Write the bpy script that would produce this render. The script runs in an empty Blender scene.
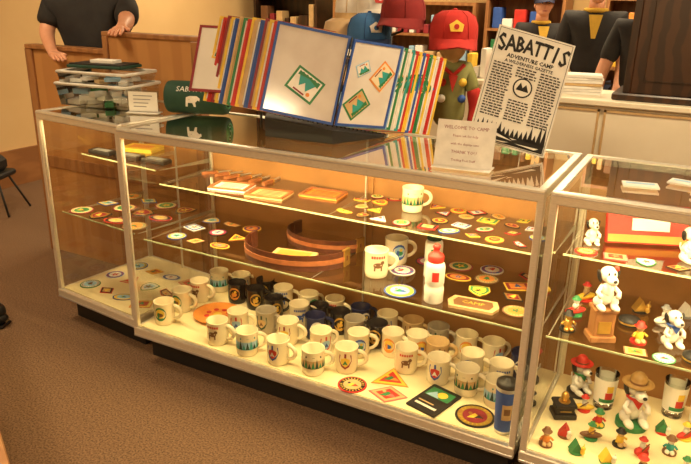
import bpy, math, random
from mathutils import Matrix, Vector, Euler
rnd=random.Random(7)
S=bpy.context.scene
S.view_settings.view_transform='Standard'
# ---------------------------------------------------------------- materials
MATS={}
def mat(name,col,rough=.5,metal=0,col2=None,scale=20,kind='noise',bump=0,emit=0,dist=0,coat=0,stretch=(1,1,1)):
    if name in MATS: return MATS[name]
    m=bpy.data.materials.new(name);m.use_nodes=True;nt=m.node_tree;N=nt.nodes;L=nt.links
    b=N['Principled BSDF'];b.inputs['Roughness'].default_value=rough;b.inputs['Metallic'].default_value=metal
    if coat: b.inputs['Coat Weight'].default_value=coat
    c2=col2 or tuple(min(1,c*.82) for c in col)
    tc=N.new('ShaderNodeTexCoord');mp=N.new('ShaderNodeMapping');mp.inputs['Scale'].default_value=stretch
    L.new(tc.outputs['Object'],mp.inputs['Vector'])
    if kind=='wave':
        t=N.new('ShaderNodeTexWave');t.inputs['Scale'].default_value=scale;t.inputs['Distortion'].default_value=dist or 4;t.inputs['Detail'].default_value=3;out=t.outputs['Fac']
    elif kind=='voronoi':
        t=N.new('ShaderNodeTexVoronoi');t.inputs['Scale'].default_value=scale;out=t.outputs['Distance']
    else:
        t=N.new('ShaderNodeTexNoise');t.inputs['Scale'].default_value=scale;t.inputs['Detail'].default_value=4;out=t.outputs['Fac']
    L.new(mp.outputs[0],t.inputs['Vector'])
    r=N.new('ShaderNodeValToRGB');r.color_ramp.elements[0].color=(*c2,1);r.color_ramp.elements[1].color=(*col,1)
    r.color_ramp.elements[0].position=.35;r.color_ramp.elements[1].position=.65
    L.new(out,r.inputs[0]);L.new(r.outputs[0],b.inputs['Base Color'])
    if bump:
        bp=N.new('ShaderNodeBump');bp.inputs['Strength'].default_value=bump;bp.inputs['Distance'].default_value=.01;L.new(out,bp.inputs['Height']);L.new(bp.outputs[0],b.inputs['Normal'])
    if emit:
        b.inputs['Emission Color'].default_value=(*col,1);b.inputs['Emission Strength'].default_value=emit
    MATS[name]=m;return m
def glassmat(name,tint=(.95,.97,.93),ior=1.45,k=1.0):
    m=bpy.data.materials.new(name);m.use_nodes=True;nt=m.node_tree;N=nt.nodes;L=nt.links;N.clear()
    o=N.new('ShaderNodeOutputMaterial');t=N.new('ShaderNodeBsdfTransparent');t.inputs[0].default_value=(*tint,1)
    g=N.new('ShaderNodeBsdfGlossy');g.inputs['Roughness'].default_value=.01
    f=N.new('ShaderNodeFresnel');f.inputs[0].default_value=ior;mm=N.new('ShaderNodeMath');mm.operation='MULTIPLY';mm.inputs[1].default_value=k;mm.use_clamp=True
    x=N.new('ShaderNodeMixShader');L.new(f.outputs[0],mm.inputs[0]);L.new(mm.outputs[0],x.inputs[0]);L.new(t.outputs[0],x.inputs[1]);L.new(g.outputs[0],x.inputs[2]);L.new(x.outputs[0],o.inputs[0])
    MATS[name]=m;return m
GL=glassmat('clear_glass',(.97,.975,.95),k=1.9)
GLT=glassmat('top_glass',k=2.7)
PLS=glassmat('clear_plastic',(.90,.90,.88),1.5,1.8)
ALU=mat('aluminium',(.88,.84,.72),.30,.6,(.78,.74,.62),60,stretch=(1,1,8))
BLK=mat('black',(.012,.011,.01),.55)
BLKG=mat('black_gloss',(.012,.012,.014),.15)
DECK=mat('deck_laminate',(.90,.78,.48),.5,0,(.84,.72,.44),8)
CREAM=mat('cream_ceramic',(.86,.76,.54),.2,0,(.82,.72,.50),12,coat=.5)
WHT=mat('white_plastic',(.86,.83,.76),.4)
PAPER=mat('paper',(.88,.86,.80),.7,0,(.82,.80,.74),9)
EDGE=mat('glass_edge',(.55,.60,.35),.2)
WOODL=mat('light_wood',(.50,.24,.08),.45,0,(.44,.20,.065),2,'wave',dist=9,stretch=(1,1,.2))
WOODM=mat('mid_wood',(.36,.16,.055),.45,0,(.28,.12,.042),4,'wave',dist=6,stretch=(1,.3,1))
WOODD=mat('dark_wood',(.05,.021,.010),.35,0,(.025,.012,.007),4,'wave',dist=5)
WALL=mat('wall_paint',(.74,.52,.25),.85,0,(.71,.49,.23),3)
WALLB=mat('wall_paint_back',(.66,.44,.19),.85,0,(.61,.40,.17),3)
CEIL=mat('ceiling_tile',(.7,.62,.48),.9)
CARP=mat('carpet',(.29,.165,.085),.95,0,(.11,.062,.033),140,bump=.6)
BACKP=mat('hardboard',(.38,.18,.055),.5,0,(.30,.14,.04),6)
LAMP=mat('tube_lamp',(1,.82,.5),.5,emit=8)
LEATH=mat('leather',(.11,.03,.012),.4,0,(.07,.018,.008),40,bump=.2)
LEATHT=mat('leather_tan',(.40,.13,.045),.5,0,(.30,.10,.03),40)
SKIN=mat('skin',(.74,.37,.23),.5,0,(.68,.32,.19),10)
HAIR=mat('hair',(.08,.04,.02),.7,0,(.04,.02,.01),60)
NAVY=mat('navy',(.012,.016,.05),.8)
GOLD=mat('gold',(.8,.5,.12),.3,.8)
def cm(n,c,r=.55): return mat(n,c,r)
RED=cm('red',(.62,.03,.02));YEL=cm('yellow',(.90,.60,.06));BLU=cm('blue',(.03,.10,.42));GRN=cm('green',(.03,.24,.08))
ORG=cm('orange',(.85,.30,.05));TEAL=cm('teal',(.03,.36,.33));MAR=cm('maroon',(.28,.02,.03));TAN=cm('tan',(.66,.44,.2));BRN=cm('brown',(.20,.09,.035));LBL=cm('light_blue',(.35,.58,.78));DKG=cm('dark_green',(.012,.06,.035),.75);PNK=cm('pink_red',(.72,.15,.14));GRY=cm('grey',(.3,.3,.3));SLV=mat('silver',(.75,.75,.75),.3,.8)
NVG=cm('navy_ceramic',(.015,.025,.10),.2);GRG=cm('stone_ceramic',(.42,.36,.27),.3)
CRED=cm('red_cloth',(.50,.025,.02),.9);CMAR=cm('maroon_cloth',(.26,.02,.02),.9);MUST=cm('mustard_cloth',(.60,.36,.04),.9)
# ---------------------------------------------------------------- mesh builder
class MB:
    def __init__(s): s.v=[];s.f=[];s.m=[];s.sm=[];s.mats=[];s.x=Matrix.Identity(4)
    def mi(s,m):
        if m not in s.mats: s.mats.append(m)
        return s.mats.index(m)
    def add(s,vs,fs,m,smooth=False,x=None):
        X=s.x@x if x is not None else s.x;o=len(s.v)
        s.v+=[X@Vector(v) for v in vs];i=s.mi(m)
        for f in fs: s.f.append([o+k for k in f]);s.m.append(i);s.sm.append(smooth)
    def box(s,a,b,m,x=None):
        (x0,y0,z0),(x1,y1,z1)=a,b
        s.add([(x0,y0,z0),(x1,y0,z0),(x1,y1,z0),(x0,y1,z0),(x0,y0,z1),(x1,y0,z1),(x1,y1,z1),(x0,y1,z1)],[(0,3,2,1),(4,5,6,7),(0,1,5,4),(1,2,6,5),(2,3,7,6),(3,0,4,7)],m,False,x)
    def bbox(s,a,b,m,bv=.003,x=None):
        (x0,y0,z0),(x1,y1,z1)=a,b
        def ring(i,z): return [(x0+bv+i,y0+i,z),(x1-bv-i,y0+i,z),(x1-i,y0+bv+i,z),(x1-i,y1-bv-i,z),(x1-bv-i,y1-i,z),(x0+bv+i,y1-i,z),(x0+i,y1-bv-i,z),(x0+i,y0+bv+i,z)]
        vs=ring(bv*.6,z0)+ring(0,z0+bv)+ring(0,z1-bv)+ring(bv*.6,z1);fs=[tuple(range(7,-1,-1)),tuple(range(24,32))]
        for k in range(3):
            for i in range(8): j=(i+1)%8;fs.append((k*8+i,k*8+j,k*8+8+j,k*8+8+i))
        s.add(vs,fs,m,False,x)
    def lathe(s,pr,m,seg=24,x=None,smooth=True,a0=0,a1=2*math.pi):
        full=abs(a1-a0-2*math.pi)<1e-6;n=seg if full else seg+1
        vs=[];fs=[]
        for r,z in pr:
            for i in range(n):
                a=a0+(a1-a0)*i/seg;vs.append((r*math.cos(a),r*math.sin(a),z))
        for k in range(len(pr)-1):
            for i in range(seg):
                j=(i+1)%n;fs.append((k*n+i,k*n+j,(k+1)*n+j,(k+1)*n+i))
        s.add(vs,fs,m,smooth,x)
    def tube(s,pts,r,m,seg=8,x=None,closed=False,sy=1):
        pts=[Vector(p) for p in pts];n=len(pts);vs=[];fs=[]
        R=r if isinstance(r,(list,tuple)) else [r]*n
        prev=None
        for i,p in enumerate(pts):
            if closed: t=pts[(i+1)%n]-pts[i-1]
            else: t=pts[min(i+1,n-1)]-pts[max(i-1,0)]
            t.normalize()
            if prev is None:
                u=t.orthogonal().normalized()
            else:
                u=(prev-t*prev.dot(t)); u=u.normalized() if u.length>1e-6 else t.orthogonal().normalized()
            prev=u;w=t.cross(u)
            for k in range(seg):
                a=2*math.pi*k/seg;vs.append(p+(u*math.cos(a)+w*math.sin(a)*sy)*R[i])
        for i in range(n if closed else n-1):
            for k in range(seg):
                l=(k+1)%seg;j=(i+1)%n;fs.append((i*seg+k,i*seg+l,j*seg+l,j*seg+k))
        if not closed: fs.append(tuple(range(seg-1,-1,-1)));fs.append(tuple(range((n-1)*seg,n*seg)))
        s.add(vs,fs,m,True,x)
    def ell(s,c,r,m,x=None,seg=14,rings=9,rot=None):
        if not isinstance(r,(tuple,list)): r=(r,r,r)
        T=Matrix.Translation(c)
        if rot: T=T@Euler(rot).to_matrix().to_4x4()
        if x is not None: T=x@T
        vs=[(0,0,-r[2])];fs=[]
        for k in range(1,rings):
            t=-math.pi/2+math.pi*k/rings
            for i in range(seg): a=2*math.pi*i/seg;vs.append((r[0]*math.cos(t)*math.cos(a),r[1]*math.cos(t)*math.sin(a),r[2]*math.sin(t)))
        vs.append((0,0,r[2]));e=len(vs)-1
        for i in range(seg):
            j=(i+1)%seg;fs.append((0,1+j,1+i));fs.append((e,e-seg+i,e-seg+j))
            for k in range(rings-2): o=1+k*seg;fs.append((o+i,o+j,o+seg+j,o+seg+i))
        s.add(vs,fs,m,True,T)
    def prism(s,poly,z0,z1,m,x=None,smooth=False):
        n=len(poly);vs=[(p[0],p[1],z0) for p in poly]+[(p[0],p[1],z1) for p in poly]
        fs=[tuple(range(n-1,-1,-1)),tuple(range(n,2*n))]+[(i,(i+1)%n,n+(i+1)%n,n+i) for i in range(n)]
        s.add(vs,fs,m,smooth,x)
    def disc(s,c,r,h,m,n=28,x=None,ry=None):
        ry=ry or r;s.prism([(c[0]+r*math.cos(2*math.pi*i/n),c[1]+ry*math.sin(2*math.pi*i/n)) for i in range(n)],c[2],c[2]+h,m,x)
    def quad(s,p,m,x=None): s.add(p,[tuple(range(len(p)))],m,False,x)
    def text(s,st,size,m,x=None,align='CENTER',thick=0,sx=1):
        c=bpy.data.curves.new('t','FONT');c.body=st;c.size=size;c.align_x=align;c.align_y='CENTER';c.resolution_u=1;c.offset=thick
        o=bpy.data.objects.new('t',c);S.collection.objects.link(o);bpy.context.view_layer.update()
        me=bpy.data.meshes.new_from_object(o.evaluated_get(bpy.context.evaluated_depsgraph_get()))
        s.add([(v.co.x*sx,v.co.y,v.co.z) for v in me.vertices],[tuple(p.vertices) for p in me.polygons],m,False,x)
        bpy.data.objects.remove(o);bpy.data.curves.remove(c);bpy.data.meshes.remove(me)
    def mesh(s,name):
        me=bpy.data.meshes.new(name);me.from_pydata([tuple(v) for v in s.v],[],s.f)
        for m in s.mats: me.materials.append(m)
        me.polygons.foreach_set('material_index',s.m);me.polygons.foreach_set('use_smooth',s.sm);me.update();return me
    def obj(s,name,loc=(0,0,0),rz=0,parent=None,rot=None,sc=1):
        return place(s.mesh(name),name,loc,rz,parent,rot,sc)
def place(me,name,loc=(0,0,0),rz=0,parent=None,rot=None,sc=1):
    o=bpy.data.objects.new(name,me);S.collection.objects.link(o);o.location=loc;o.rotation_euler=rot or (0,0,rz);o.scale=(sc,sc,sc)
    if parent: o.parent=parent
    return o
def empty(name,loc=(0,0,0),rz=0):
    o=bpy.data.objects.new(name,None);S.collection.objects.link(o);o.location=loc;o.rotation_euler=(0,0,rz);o.empty_display_size=.1;return o
def frame(o,ex,ey,ez=None):
    ex=Vector(ex).normalized();ey=Vector(ey).normalized();ez=Vector(ez).normalized() if ez else ex.cross(ey).normalized()
    M=Matrix.Identity(4)
    for i in range(3): M[i][0]=ex[i];M[i][1]=ey[i];M[i][2]=ez[i];M[i][3]=o[i]
    return M
T=Matrix.Translation
def RZ(a): return Matrix.Rotation(a,4,'Z')
def RX(a): return Matrix.Rotation(a,4,'X')
def RY(a): return Matrix.Rotation(a,4,'Y')
# ---------------------------------------------------------------- camera
cd=bpy.data.cameras.new('camera');cam=bpy.data.objects.new('camera',cd);S.collection.objects.link(cam);S.camera=cam
cam.location=(2.0692,-1.9001,1.5632);cam.rotation_euler=(1.2326,-.0189,.4980);cd.sensor_width=36;cd.lens=669.61/691*36
# ---------------------------------------------------------------- room
def slab(name,a,b,m): q=MB();q.box(a,b,m);return q.obj(name)
slab('floor',(-3.2,-4.2,-.1),(5.2,5.4,0),CARP)
slab('ceiling',(-3.2,-4.2,2.7),(5.2,5.4,2.8),CEIL)
slab('wall_left',(-3.2,-4.2,0),(-3.0,5.4,2.7),WALL)
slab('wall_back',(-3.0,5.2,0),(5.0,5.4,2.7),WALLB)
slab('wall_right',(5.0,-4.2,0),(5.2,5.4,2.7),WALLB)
slab('wall_front',(-3.0,-4.2,0),(5.0,-4.0,2.7),WALL)
slab('baseboard_left',(-3.0,-4.0,0),(-2.97,5.2,.3),WOODM)
slab('baseboard_back',(-2.97,5.17,0),(5.0,5.2,.12),WOODM)
# ---------------------------------------------------------------- display cases
H=1.05;DZ=.17
def showcase(w,d,loc,rz,shelves,backmat,light):
    e=empty('display_case',loc,rz)
    b=MB();p=.022
    b.bbox((0,0,H-.038),(w,.026,H),ALU,.004);b.bbox((0,d-.026,H-.03),(w,d,H),ALU,.004)
    b.bbox((0,.026,H-.03),(.026,d-.026,H),ALU,.004);b.bbox((w-.026,.026,H-.03),(w,d-.026,H),ALU,.004)
    for x in (0,w-p):
        for y in (0,d-p): b.bbox((x,y,.13),(x+p,y+p,H-.03),ALU,.003)
    b.bbox((0,-.004,.125),(w,.02,.168),ALU,.004);b.bbox((0,d-.02,.125),(w,d,.168),ALU,.004)
    b.bbox((0,.02,.125),(.02,d-.02,.168),ALU,.004);b.bbox((w-.02,.02,.125),(w,d-.02,.168),ALU,.004)
    b.box((.004,-.006,.128),(w-.004,-.004,.136),SLV);b.box((.004,-.0015,H-.012),(w-.004,0,H-.008),SLV)  # thin silver strips added as highlights along the front rails
    for x in (.024,w-.03,w/2):
        b.box((x,d-.035,.17),(x+.006,d-.026,H-.03),ALU)
    b.obj('frame',parent=e)
    b=MB();b.box((.02,.02,.13),(w-.02,d-.02,DZ),DECK);b.obj('deck',parent=e)
    b=MB();b.box((.03,.07,0),(w-.03,d-.05,.125),BLK);b.obj('kick_base',parent=e)
    b=MB();q=.012
    b.quad([(p,q,.168),(w-p,q,.168),(w-p,q,H-.03),(p,q,H-.03)],GL)
    b.quad([(q,p,.168),(q,d-p,.168),(q,d-p,H-.03),(q,p,H-.03)],GL)
    b.quad([(w-q,p,.168),(w-q,d-p,.168),(w-q,d-p,H-.03),(w-q,p,H-.03)],GL)
    b.obj('glass_panes',parent=e)
    b=MB();b.quad([(.02,.02,H-.004),(w-.02,.02,H-.004),(w-.02,d-.02,H-.004),(.02,d-.02,H-.004)],GLT);b.obj('glass_top',parent=e)
    if backmat:
        b=MB();h=w/2
        b.box((.02,d-.016,.168),(h+.03,d-.010,H-.03),backmat);b.box((h-.03,d-.009,.168),(w-.02,d-.004,H-.03),backmat);b.obj('sliding_back_doors',parent=e)
    for i,(z,y0) in enumerate(shelves):
        b=MB();y1=d-.03
        b.quad([(.024,y0,z),(w-.024,y0,z),(w-.024,y1,z),(.024,y1,z)],GL)
        b.box((.024,y0-.003,z-.006),(w-.024,y0,z),EDGE)
        for x in (.027,w/2+.003,w-.03): b.prism([(y0+.02,z-.008),(y1,z-.03),(y1,z-.008)],0,.003,ALU,T((x,0,0))@Matrix(((0,0,1,0),(1,0,0,0),(0,1,0,0),(0,0,0,1))))
        b.obj('glass_shelf_%d'%(i+1),parent=e)
    if light:
        b=MB();b.box((.05,.027,H-.012),(w-.05,.056,H-.006),ALU);b.box((.05,.052,H-.024),(w-.05,.056,H-.012),ALU);b.tube([(.06,.039,H-.021),(w-.06,.039,H-.021)],.007,LAMP,8);b.obj('tube_light',parent=e)
        l=bpy.data.lights.new('case_light','AREA');l.shape='RECTANGLE';l.size=w-.12;l.size_y=.024;l.energy=light;l.color=(1,.74,.34)
        o=bpy.data.objects.new('case_light',l);S.collection.objects.link(o);o.parent=e;o.location=(w/2,.04,H-.032);o.rotation_euler=(math.radians(22),0,0)
    return e
W,D=1.70,.58
LS,US=.56,.78
showcase(W,D,(0,0,0),0,[(LS,.08),(US,.2)],BACKP,20)
showcase(1.5,D,(1.715,0,0),0,[(LS,.08),(.80,.2)],BACKP,18)
LC=(-.62,.11,0);LR=-math.radians(6)
showcase(.58,D,LC,LR,[(.56,.06),(.82,.2)],None,4.5)
# ---------------------------------------------------------------- mugs
def mug(b,body,logo=None,l2=None,l3=None,st=0):
    b.lathe([(0,0),(.036,0),(.039,.004),(.041,.02),(.041,.09),(.0425,.094),(.041,.096),(.038,.093),(.037,.02),(.033,.008),(0,.007)],body,24)
    pts=[(.038+.034*math.sin(t),0,.05-.028*math.cos(t)) for t in [math.pi*k/10 for k in range(11)]]
    b.tube(pts,[.0065]*11,body,8,sy=1.2)
    r=.0415
    def poly(pts,mt,rr,ca=0):
        cx=sum(p[0] for p in pts)/len(pts);cz=sum(p[1] for p in pts)/len(pts);n=len(pts)
        f=lambda u,z:(rr*math.cos(-math.pi/2+ca+u/rr),rr*math.sin(-math.pi/2+ca+u/rr),z)
        b.add([f(cx,cz)]+[f(*p) for p in pts],[(0,1+i,1+(i+1)%n) for i in range(n)],mt,True)
    def dec(cz,hw,hh,mt,rr,ca=0,n=14): poly([(hw*math.cos(math.tau*i/n),cz+hh*math.sin(math.tau*i/n)) for i in range(n)],mt,rr,ca)
    if not logo: return
    if st==0:
        dec(.052,.025,.030,logo,r);dec(.054,.018,.020,l2,r+.0006);dec(.049,.013,.009,l3,r+.0011);dec(.062,.006,.006,YEL,r+.0013,.12);dec(.048,.005,.013,logo,r+.0016,-.15)
    elif st==1: # shield with arched band
        poly([(-.022,.078),(0,.084),(.022,.078),(.024,.055),(.014,.032),(0,.022),(-.014,.032),(-.024,.055)],logo,r);poly([(-.016,.062),(0,.068),(.016,.062),(.017,.052),(.009,.037),(0,.031),(-.009,.037),(-.017,.052)],l2,r+.0006);poly([(-.010,.040),(0,.058),(.010,.040)],l3,r+.0012)
    elif st==2: # printed band all round with trees
        b.lathe([(r,.030),(r,.062)],l2,24,a0=.5,a1=math.tau-.5)
        for k in range(9):
            u=-.055+.0135*k;h_=.022+.008*((k*7)%3);poly([(u-.007,.032),(u,.032+h_),(u+.007,.032)],logo if k%2 else l3,r+.0008)
        poly([(-.03,.072),(.03,.072),(.03,.079),(-.03,.079)],logo,r+.0006)
    else: # animal silhouette + lettering bars
        dec(.050,.017,.010,logo,r);dec(.060,.007,.007,logo,r+.0004,.36);poly([(-.014,.050),(-.008,.050),(-.010,.030),(-.015,.030)],logo,r+.0006);poly([(.008,.050),(.014,.050),(.014,.030),(.009,.030)],logo,r+.0006)
        for k in range(6): poly([(-.024+.0085*k,.074),(-.018+.0085*k,.074),(-.018+.0085*k,.083),(-.024+.0085*k,.083)],l3,r+.0003)
mugs=[]
for k,(bd,lg,l2,l3) in enumerate(((CREAM,GRN,YEL,BRN),(CREAM,RED,LBL,BLU),(CREAM,DKG,TAN,GRN),(CREAM,BRN,CREAM,RED),(CREAM,BLU,LBL,GRN),(CREAM,MAR,YEL,GRN),(CREAM,TEAL,LBL,DKG),(CREAM,BLU,CREAM,BLU),(CREAM,ORG,YEL,BLU),(CREAM,BLU,RED,WHT))):
    b=MB();mug(b,bd,lg,l2,l3,k%4);mugs.append(b.mesh('coffee_mug'))
def mm(*a_):
    b=MB();mug(b,*a_);return b.mesh('coffee_mug')
mugK=mm(BLKG,GOLD,BLKG,GOLD,0);mugT=mm(TAN,BRN,CREAM,GRN,1);mugN=mm(NVG,WHT,NVG,YEL,0);mugG=mm(GRG,DKG,TAN,BRN,1)
ML=[(.09,.10),(.41,.075),(.57,.065),(.72,.07),(.88,.075),(.985,.155),(1.09,.36),(1.28,.375),(1.43,.36),(1.55,.34),(.075,.235),(.075,.36),(.08,.50),(.20,.52),(.53,.26),(.665,.225),(.74,.325),(.83,.22),(.97,.285),(.46,.5),(.60,.5),(.73,.515),(.87,.5),(1.0,.5),(1.12,.50),(1.235,.5),(1.36,.495),(1.475,.49),(1.60,.46),(.62,.385),(.90,.385),(1.19,.27),(1.57,.22),(1.33,.26),(1.45,.24),(1.0,.395),(1.185,.395),(.43,.19)]
for i,(x,y) in enumerate(ML):
    me={7:mugT,14:mugG,16:mugN,22:mugN,25:mugG,28:mugN,30:mugG,35:mugK,24:mugT}.get(i,mugs[(i*3)%10])
    place(me,'coffee_mug',(x,y,DZ+.0005),math.radians(28+rnd.uniform(-30,35)),sc=1.1)
for x,y in [(.235,.44),(.35,.43),(.81,.42),(.33,.54),(.48,.39),(.70,.425)]: place(mugK,'coffee_mug',(x,y,DZ+.0005),math.radians(28+rnd.uniform(-30,35)),sc=1.06)
place(mugs[3],'coffee_mug',(1.06,.24,LS+.001),.6,sc=1.1);place(mugs[4],'coffee_mug',(1.07,.40,LS+.001),.7,sc=1.1);place(mugs[2],'coffee_mug',(1.12,.42,US+.001),.6)
b=MB();b.lathe([(0,0),(.075,0),(.108,.014),(.110,.018),(.103,.018),(.078,.008),(0,.008)],ORG,36)
for k in range(8): b.disc((.05*math.cos(k*.785),.05*math.sin(k*.785),.0082),.012,.0012,RED,10)
b.disc((0,0,.0082),.02,.0015,YEL,12);b.obj('souvenir_plate',(.255,.265,DZ+.0005))
# ---------------------------------------------------------------- patches
def patch(b,shape,r,c,motif=0,z=0):
    def poly(k,s):
        if k=='tri': return [(0,s*1.1),(-s,-s*.65),(s,-s*.65)]
        if k=='dia': return [(0,s*.75),(-s,0),(0,-s*.75),(s,0)]
        if k=='sq': return [(-s,-s*.75),(s,-s*.75),(s,s*.75),(-s,s*.75)]
        if k=='shield': return [(-s*.8,s*.8),(0,s*.95),(s*.8,s*.8),(s*.85,0),(s*.5,-s*.6),(0,-s),(-s*.5,-s*.6),(-s*.85,0)]
        if k=='flap': return [(-s*1.1,s*.45),(s*1.1,s*.45),(s*.95,-s*.3),(0,-s*.55),(-s*.95,-s*.3)]
        if k=='oval': return [(s*1.1*math.cos(i*math.tau/28),s*.7*math.sin(i*math.tau/28)) for i in range(28)]
        return [(s*math.cos(i*math.tau/28),s*math.sin(i*math.tau/28)) for i in range(28)]
    b.prism(poly(shape,r),z,z+.0022,c[0]);b.prism(poly(shape,r*.88),z+.0022,z+.0028,c[1]);b.prism(poly(shape,r*.62),z+.0028,z+.0034,c[2])
    zz=z+.0034;s=r*(.5 if shape not in('flap','oval') else .36)
    if motif==0:
        b.prism([(-s*.8,-s*.45),(0,s*.4),(s*.7,-s*.45)],zz,zz+.0006,c[3]);b.prism([(-s*.1,-s*.45),(s*.4,s*.1),(s*.9,-s*.45)],zz+.0006,zz+.001,c[0]);b.disc((-s*.45,s*.35,zz),s*.2,.0006,c[1],10)
    elif motif==1:
        for k in range(3): b.prism([(-s*(.6-.12*k),-s*.4+s*.35*k),(0,s*.3+s*.25*k),(s*(.6-.12*k),-s*.4+s*.35*k)],zz,zz+.0005+.0001*k,c[3])
        b.box((-s*.1,-s*.7,zz),(s*.1,-s*.4,zz+.0005),c[0])
    else:
        b.prism([(s*.9*(1 if k%2 else .4)*math.cos(k*math.tau/10),s*.9*(1 if k%2 else .4)*math.sin(k*math.tau/10)) for k in range(10)],zz,zz+.0006,c[3]);b.disc((0,0,zz+.0006),s*.2,.0004,c[0],10)
    if shape=='rnd':
        for k in range(22):
            if k%11==10: continue
            a=k*math.tau/22;b.box((-r*.035,-r*.07,0),(r*.035,r*.07,.0007),c[3],T((r*.75*math.cos(a),r*.75*math.sin(a),z+.0028))@RZ(a-math.pi/2))
PC=[(RED,BLK,TAN,YEL),(ORG,YEL,RED,GRN),(PNK,TAN,RED,GRN),(BLU,YEL,LBL,GRN),(GRN,WHT,LBL,BRN),(BRN,TAN,ORG,GRN),(BLK,GOLD,MAR,YEL),(YEL,MAR,ORG,BLU),(MAR,CREAM,GRN,YEL),(WHT,BLU,WHT,RED),(YEL,GRN,YEL,BLK),(BLK,RED,WHT,BLU)]
PM={};SH=['rnd','sq','shield','dia','rnd','flap','oval','tri']
def pat(x,y,z,k='rnd',r=.05,ci=0,rz=.4,mo=None,sc=1):
    mo=rnd.randrange(3) if mo is None else mo
    key=(k,r,ci,mo)
    if key not in PM: b=MB();patch(b,k,r,PC[ci],mo);PM[key]=b.mesh('embroidered_patch')
    return place(PM[key],'embroidered_patch',(x,y,z+.0008),rz,sc=sc)
pat(1.06,.065,DZ,'rnd',.056,0,.4,0);pat(1.17,.180,DZ,'tri',.072,1,.3,0);pat(1.205,.075,DZ,'dia',.075,2,.2,0);pat(1.53,.105,DZ,'rnd',.070,6,.3,0)
b=MB();b.bbox((-.062,-.088,0),(.062,.088,.008),BLK,.001);b.box((-.05,.01,.008),(.05,.07,.0085),GRN);b.disc((.01,.04,.0085),.02,.0005,YEL,14);b.prism([(-.045,.012),(-.02,.05),(.01,.012)],.0085,.009,LBL);b.box((-.045,-.06,.008),(.045,-.048,.0085),WHT);b.box((-.045,-.035,.008),(.02,-.029,.0085),TAN);b.obj('guide_book',(1.37,.120,DZ+.0005),-.25)
b=MB();b.lathe([(0,0),(.029,0),(.03,.004),(.03,.012)],SLV,28);b.lathe([(.03,.012),(.036,.165)],BLU,28);b.lathe([(.037,.165),(.038,.172),(.037,.178)],SLV,28);b.lathe([(.037,.178),(.036,.192),(.030,.197),(.012,.198),(.01,.205),(0,.205)],BLK,28)
b.lathe([(.0335,.06),(.0352,.12)],TAN,8,a0=-1.6,a1=-.6);b.lathe([(.0345,.08),(.0356,.105)],BRN,6,a0=-1.4,a1=-.8);b.obj('travel_tumbler',(1.638,.075,DZ+.0005))
# ---------------------------------------------------------------- lower shelf
def belt(b,R,a0,a1,h=.045):
    n=26
    for (rr,z0,z1,m) in ((R,0,h,LEATH),(R+.0025,h*.35,h*.65,LEATHT)):
        vs=[];fs=[]
        for i in range(n+1):
            a=a0+(a1-a0)*i/n
            for r_,z in ((rr,z0),(rr+.004,z0),(rr+.004,z1),(rr,z1)): vs.append((r_*math.cos(a)*1.15,r_*math.sin(a)*.85,z))
        for i in range(n):
            for k in range(4): l=(k+1)%4;fs.append((i*4+k,i*4+l,i*4+4+l,i*4+4+k))
        fs+= [(0,1,2,3),(n*4+3,n*4+2,n*4+1,n*4)]
        b.add(vs,fs,m,False)
    for a in (a0,a1): b.box((-.022,-.006,.0),(.022,.006,h+.004),GOLD if a==a1 else LEATH,T((R*math.cos(a)*1.15,R*math.sin(a)*.85,0))@RZ(a+math.pi/2))
b=MB();belt(b,.19,math.radians(165),math.radians(345),.065);b.obj('leather_belt',(.70,.255,LS+.001),.25)
b=MB();belt(b,.155,math.radians(160),math.radians(340),.055);b.obj('leather_belt',(.72,.46,LS+.001),.1)
b=MB();b.bbox((-.09,-.05,0),(.09,.05,.012),TAN,.002);b.box((-.07,-.035,.012),(.07,.035,.0125),ORG);b.obj('boxed_plaque',(.69,.235,LS+.001),.2)
def bottle(b,body,cap,lab):
    b.lathe([(0,0),(.031,0),(.034,.004),(.034,.055),(.032,.06),(.032,.068),(.034,.073),(.034,.13),(.032,.142),(.024,.152)],body,26)
    b.lathe([(.027,.150),(.028,.153),(.028,.170),(.025,.176),(.012,.182),(.010,.196),(.013,.200),(.013,.208),(.008,.212),(0,.212)],cap,22)
    b.lathe([(.0345,.085),(.0345,.12)],lab,10,a0=-1.5,a1=-.8)
b=MB();bottle(b,WHT,RED,RED);b.obj('water_bottle',(1.335,.135,LS+.001))
b=MB();bottle(b,WHT,DKG,GRN);b.obj('water_bottle',(1.25,.34,LS+.001))
pat(1.20,.15,LS,'rnd',.058,3);pat(1.13,.33,LS,'rnd',.05,9);pat(1.31,.49,LS,'rnd',.05,8);pat(1.18,.47,LS,'rnd',.05,11)
for i,(x,y) in enumerate([(1.44,.42),(1.56,.41),(1.45,.30),(1.57,.31),(1.43,.52),(1.58,.52),(1.34,.38),(1.61,.20)]): pat(x,y,LS,SH[i%7],.046,[5,7,10,6,9,0,7][i%7],rnd.uniform(-.6,.9))
b=MB();b.prism([(-.075,-.045),(.075,-.045),(.09,0),(.075,.045),(-.075,.045),(-.09,0)],0,.01,TAN);b.prism([(-.06,-.032),(.06,-.032),(.07,0),(.06,.032),(-.06,.032),(-.07,0)],.01,.0108,BRN);b.text('CAMP',.03,YEL,T((0,0,.0112)));b.obj('wooden_plaque',(1.47,.165,LS+.001),.1)
for i in range(9): pat(.12+.115*(i%3)+rnd.uniform(-.01,.01),.17+.13*(i//3)+rnd.uniform(-.01,.01),LS,SH[(i*3)%8],.042,(i*2+3)%12,rnd.uniform(-.8,.9))
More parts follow.
